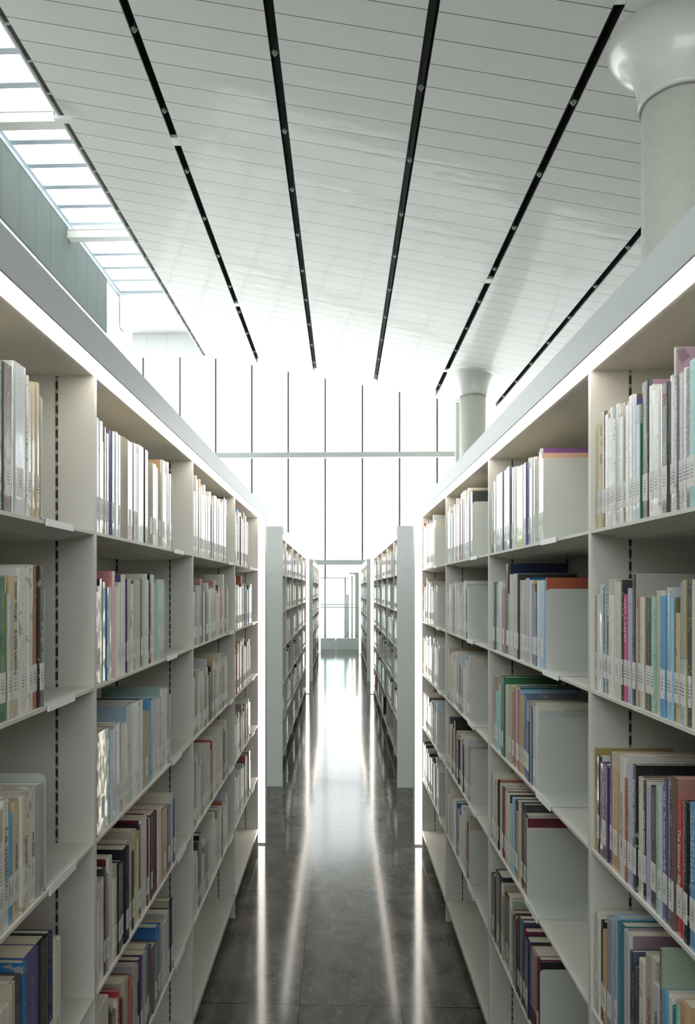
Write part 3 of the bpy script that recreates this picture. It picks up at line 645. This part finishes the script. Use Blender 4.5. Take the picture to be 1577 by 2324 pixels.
TT = {(-1,0,2,2): ("Evelyn Waugh    A Little Learning", 0.30, 0.95, 0.0125, 'ink', 0.001),
      (-1,0,2,6): ("R. DARCY GEORGE", 0.23, 0.60, 0.006, 'foil', 0),
      (-1,0,3,1): ("P. G. WODEHO", 0.32, 0.78, 0.0125, 'ink', 0), (-1,0,3,3): ("WYRYN", 0.42, 0.62, 0.011, 'ink', 0),
      (-1,0,3,4): ("FOR HENRY", 0.36, 0.64, 0.011, 'ink', 0), (-1,0,3,5): ("RELIABLE", 0.40, 0.62, 0.009, 'ink', 0),
      (1,0,1,15): ("WOOD & DICKINSON", 0.62, 0.93, 0.009, 'foil', 0.003), (1,0,1,18): ("SH", 0.84, 0.92, 0.018, 'foilo', 0),
      (1,0,2,5): ("Leonard C", 0.62, 0.95, 0.0165, 'foil', 0), (1,0,2,9): ("HEY LADIES", 0.55, 0.95, 0.0105, 'foil', 0),
      (1,0,3,2): ("A Bridge to the", 0.45, 0.88, 0.007, 'foil', 0), (1,0,3,8): ("Daniel Gillmor", 0.42, 0.88, 0.012, 'foil', 0),
      (1,0,3,5): ("THE SILENCE ON THE SHORE", 0.25, 0.70, 0.008, 'ink', 0),
      (1,0,3,10): ("ANOTHER VENTRILOQUIST", 0.33, 0.75, 0.009, 'foil', 0),
      (1,0,3,15): ("GRACE   The Science Fiction of Phyllis Gotlieb", 0.24, 0.93, 0.0095, 'foil', 0),
      (1,0,3,16): ("MUNRO     APERITIF FOR ROY", 0.30, 0.92, 0.011, 'ink', 0),
      (1,0,3,17): ("The Summer Game", 0.32, 0.80, 0.012, 'foil', 0), (1,0,3,19): ("ELIZABETH HAY", 0.42, 0.92, 0.015, 'inkblue', 0),
      (1,0,4,12): ("THOMAS KING", 0.30, 0.72, 0.018, 'inkred', 0), (1,0,4,13): ("VENEAU", 0.5, 0.8, 0.013, 'ink', 0)}
TITLECOVER = {(1,1,5,12): "Theodore", (1,1,3,15): "Colin Hill", (1,1,5,3): "Dr"}
BAYN = {(-1, 0): 'nearest left bay', (-1, 1): 'second left bay', (1, 0): 'nearest right bay', (1, 1): 'second right bay'}
nbk = 0
for (s, bay, r, ox, oy, sc, spec, endx, be) in ROWS:
    items = []
    for it in spec.split(','):
        a, b, c = it.split(); items.append((float(a), float(b), c))
    Xs = 0.5315; z = shelf_z(r) + 0.0006
    ylo = U1[1 + bay] + 0.009
    yhi = (U1[2] if bay == 0 else U1[3]) - 0.009
    prev = None
    for i, (cx, ct, c) in enumerate(items):
        x0 = ox + cx / sc; x1 = ox + (items[i + 1][0] if i + 1 < len(items) else endx) / sc
        y_a, y_b = sorted((Yat(x0, s * Xs), Yat(x1, s * Xs)))
        y_a = max(y_a, ylo); y_b = min(y_b, yhi)
        if y_b - y_a < 0.003: continue
        zt = Zat(oy + ct / sc, s * Xs, (y_a + y_b) / 2); h = zt - z
        h = max(0.135, min(h, DZ - 0.032))
        cs, _, cc = c.partition('/'); cc = cc or cs
        t = y_b - y_a
        d = 0.145 + 0.02 * random.random() + max(0, (h - 0.2)) * 0.45
        jit = random.uniform(-0.002, 0.004)
        size = 'thick' if t > 0.034 else ('slim' if t < 0.013 else ('tall' if h > 0.255 else ('short' if h < 0.2 else 'upright')))
        if prev: lab = '%s %s book right of %s one, %s from left, %s shelf, %s' % (size, cs, prev, ORD[i], ROWN[r], BAYN[(s, bay)])
        else: lab = '%s %s book at the left start of the %s shelf, %s' % (size, cs, ROWN[r], BAYN[(s, bay)])
        gloss = not (c in ('cream', 'beige', 'maroon', 'tan', 'mustard', 'sage', 'cyan', 'navy') or (r >= 4 and random.random() < 0.35))
        o = make_book(s, Xs + jit, y_a + 0.0003, y_b - 0.0003, z, h, d, cs, cc, gloss, lab, TT.get((s, bay, r, i)))
        if (s, bay, r, i) in TITLECOVER:
            me = text_mesh(TITLECOVER[(s, bay, r, i)], 0.05, 0.014); me.name = 'cover_title'
            mt = M['foil'] if cs in ('navy',) else M['ink']
            if me.materials: me.materials[0] = mt
            else: me.materials.append(mt)
            q = bpy.data.objects.new('cover_title', me); COL.objects.link(q); q.parent = o
            # near cover faces -Y (world); book rotated by pi -> local +y
            q.matrix_local = Matrix(((-1, 0, 0, -0.10), (0, 0, 1, t / 2 + 0.0004), (0, 1, 0, h - 0.022), (0, 0, 0, 1)))
        nbk += 1; prev = cs
    if be:
        bxp = ox + be[0] / sc; yb = Yat(bxp, s * 0.531); zt = Zat(oy + be[1] / sc, s * 0.531, yb)
        last = Yat(ox + endx / sc, s * Xs)
        yb = max(yb, last + 0.001) if s < 0 else min(yb, last - 0.001)
        make_bookend(s, yb, r, 'grey steel bookend closing the books on the %s shelf, %s' % (ROWN[r], BAYN[(s, bay)]), hh=max(0.18, min(0.24, zt - shelf_z(r))), x0=0.5315)
print('individual books', nbk)

# all the farther books as one mass
FC = ['white'] * 9 + ['ivory'] * 8 + ['cream'] * 9 + ['silver'] * 6 + ['beige'] * 5 + ['pale-blue'] * 2 + ['grey'] * 4 + ['charcoal'] * 4 + ['black'] * 3 + ['umber', 'brown', 'maroon', 'rust', 'blue', 'navy', 'teal', 'mauve', 'sand', 'tan', 'aqua', 'lavender', 'green', 'rose', 'azure', 'olive']
keys = sorted(set(FC)); fm = [book_mat(k_, True) for k_ in keys] + [M['pages'], M['label']]
def far_mat(k_):
    # same jacket, with the print keyed to position instead of one object
    return simple('far_book_' + k_.replace('-', '_'), BC[k_], 0.3, coat=0.8, grain=0.25, gs=55)
fm = [far_mat(k_) for k_ in keys] + [M['pages'], simple('far_sticker', (0.70, 0.70, 0.67), 0.4)]
PI_, LI_ = len(keys), len(keys) + 1
bm = new()
def fill(s, ya, yb, r, frac, fromy, be_lab=None, hi=None):
    """fromy = +1: books start at the near gable; -1: at the far gable"""
    L = min((yb - ya - 0.02) * frac, yb - ya - 0.20) if be_lab else (yb - ya - 0.02) * frac; y = ya + 0.010 if fromy > 0 else yb - 0.010; used = 0; z = shelf_z(r) + 0.0006
    hb = random.uniform(0.205, 0.235) if hi is None else hi
    while used < L:
        t = random.choice((0.010, 0.014, 0.018, 0.022, 0.026, 0.032, 0.042)) * random.uniform(0.85, 1.15)
        h = min(hb + random.gauss(0, 0.022), 0.295); h = max(h, 0.165); d = 0.15 + random.random() * 0.035
        X = 0.5315 + random.uniform(-0.002, 0.005)
        y0, y1 = (y, y + t) if fromy > 0 else (y - t, y)
        c = keys.index(random.choice(FC)); x0, x1 = sorted((s * X, s * (X + d)))
        th = min(0.002, t * .2)
        bx(bm, x0, x1, y0 + 0.0003, y0 + th, z, z + h, c); bx(bm, x0, x1, y1 - th, y1 - 0.0003, z, z + h, c)
        xs0, xs1 = sorted((s * X, s * (X + 0.003))); bx(bm, xs0, xs1, y0 + th, y1 - th, z, z + h, c)
        xp0, xp1 = sorted((s * (X + 0.003), s * (X + d - 0.003))); bx(bm, xp0, xp1, y0 + th, y1 - th, z + 0.001, z + h - 0.003, PI_)
        if random.random() < 0.85:
            w0, w1 = y0 + t * 0.12, y1 - t * 0.12; xl0, xl1 = sorted((s * X, s * (X - 0.0005)))
            bx(bm, xl0, xl1, w0, w1, z + 0.03, z + 0.07, LI_)
        y = y + t if fromy > 0 else y - t; used += t + 0.0
    if be_lab: make_bookend(s, y + (0.002 if fromy > 0 else -0.002), r, be_lab, hh=0.225, x0=0.5315)
BN = {2: 'third', 3: 'fourth'}
TOPH = {1: 0.262}
for s, sn in ((-1, 'left'), (1, 'right')):
    for b in (2, 3):
        for r in range(1, 6):
            fr = {(-1, 2): (0.80, 0.86, 0.88, 0.84, 0.85), (-1, 3): (0.55, 0.68, 0.66, 0.66, 0.66), (1, 2): (0.66, 0.58, 0.60, 0.60, 0.60), (1, 3): (0.52, 0.66, 0.70, 0.70, 0.74)}[(s, b)][r - 1]
            fill(s, U1[b + 1], U1[b + 2], r, fr, 1 if s < 0 else -1, 'grey steel bookend on the %s shelf, %s bay from camera, %s foreground bookcase' % (ROWN[r], BN[b], sn), TOPH.get(r))
    for (U, far) in ((U2, False), (U3, True)):
        for b in range(5):
            for r in range(1, 7):
                if r == 6:
                    if random.random() < 0.75: continue
                    fill(s, U[b], U[b + 1], r, 0.3, 1 if s < 0 else -1); continue
                fr = random.uniform(0.45, 0.88)
                lab = None
                if not far: lab = 'small grey bookend, %s shelf, %s bay of the second %s bookcase' % (ROWN[r], ORD[b], sn)
                fill(s, U[b], U[b + 1], r, fr, 1 if s < 0 else -1, lab)
st = fin('book', bm, fm); st['kind'] = 'stuff'
tag(st, 'rows of pale and dark library books filling the farther bookcase bays', 'books')
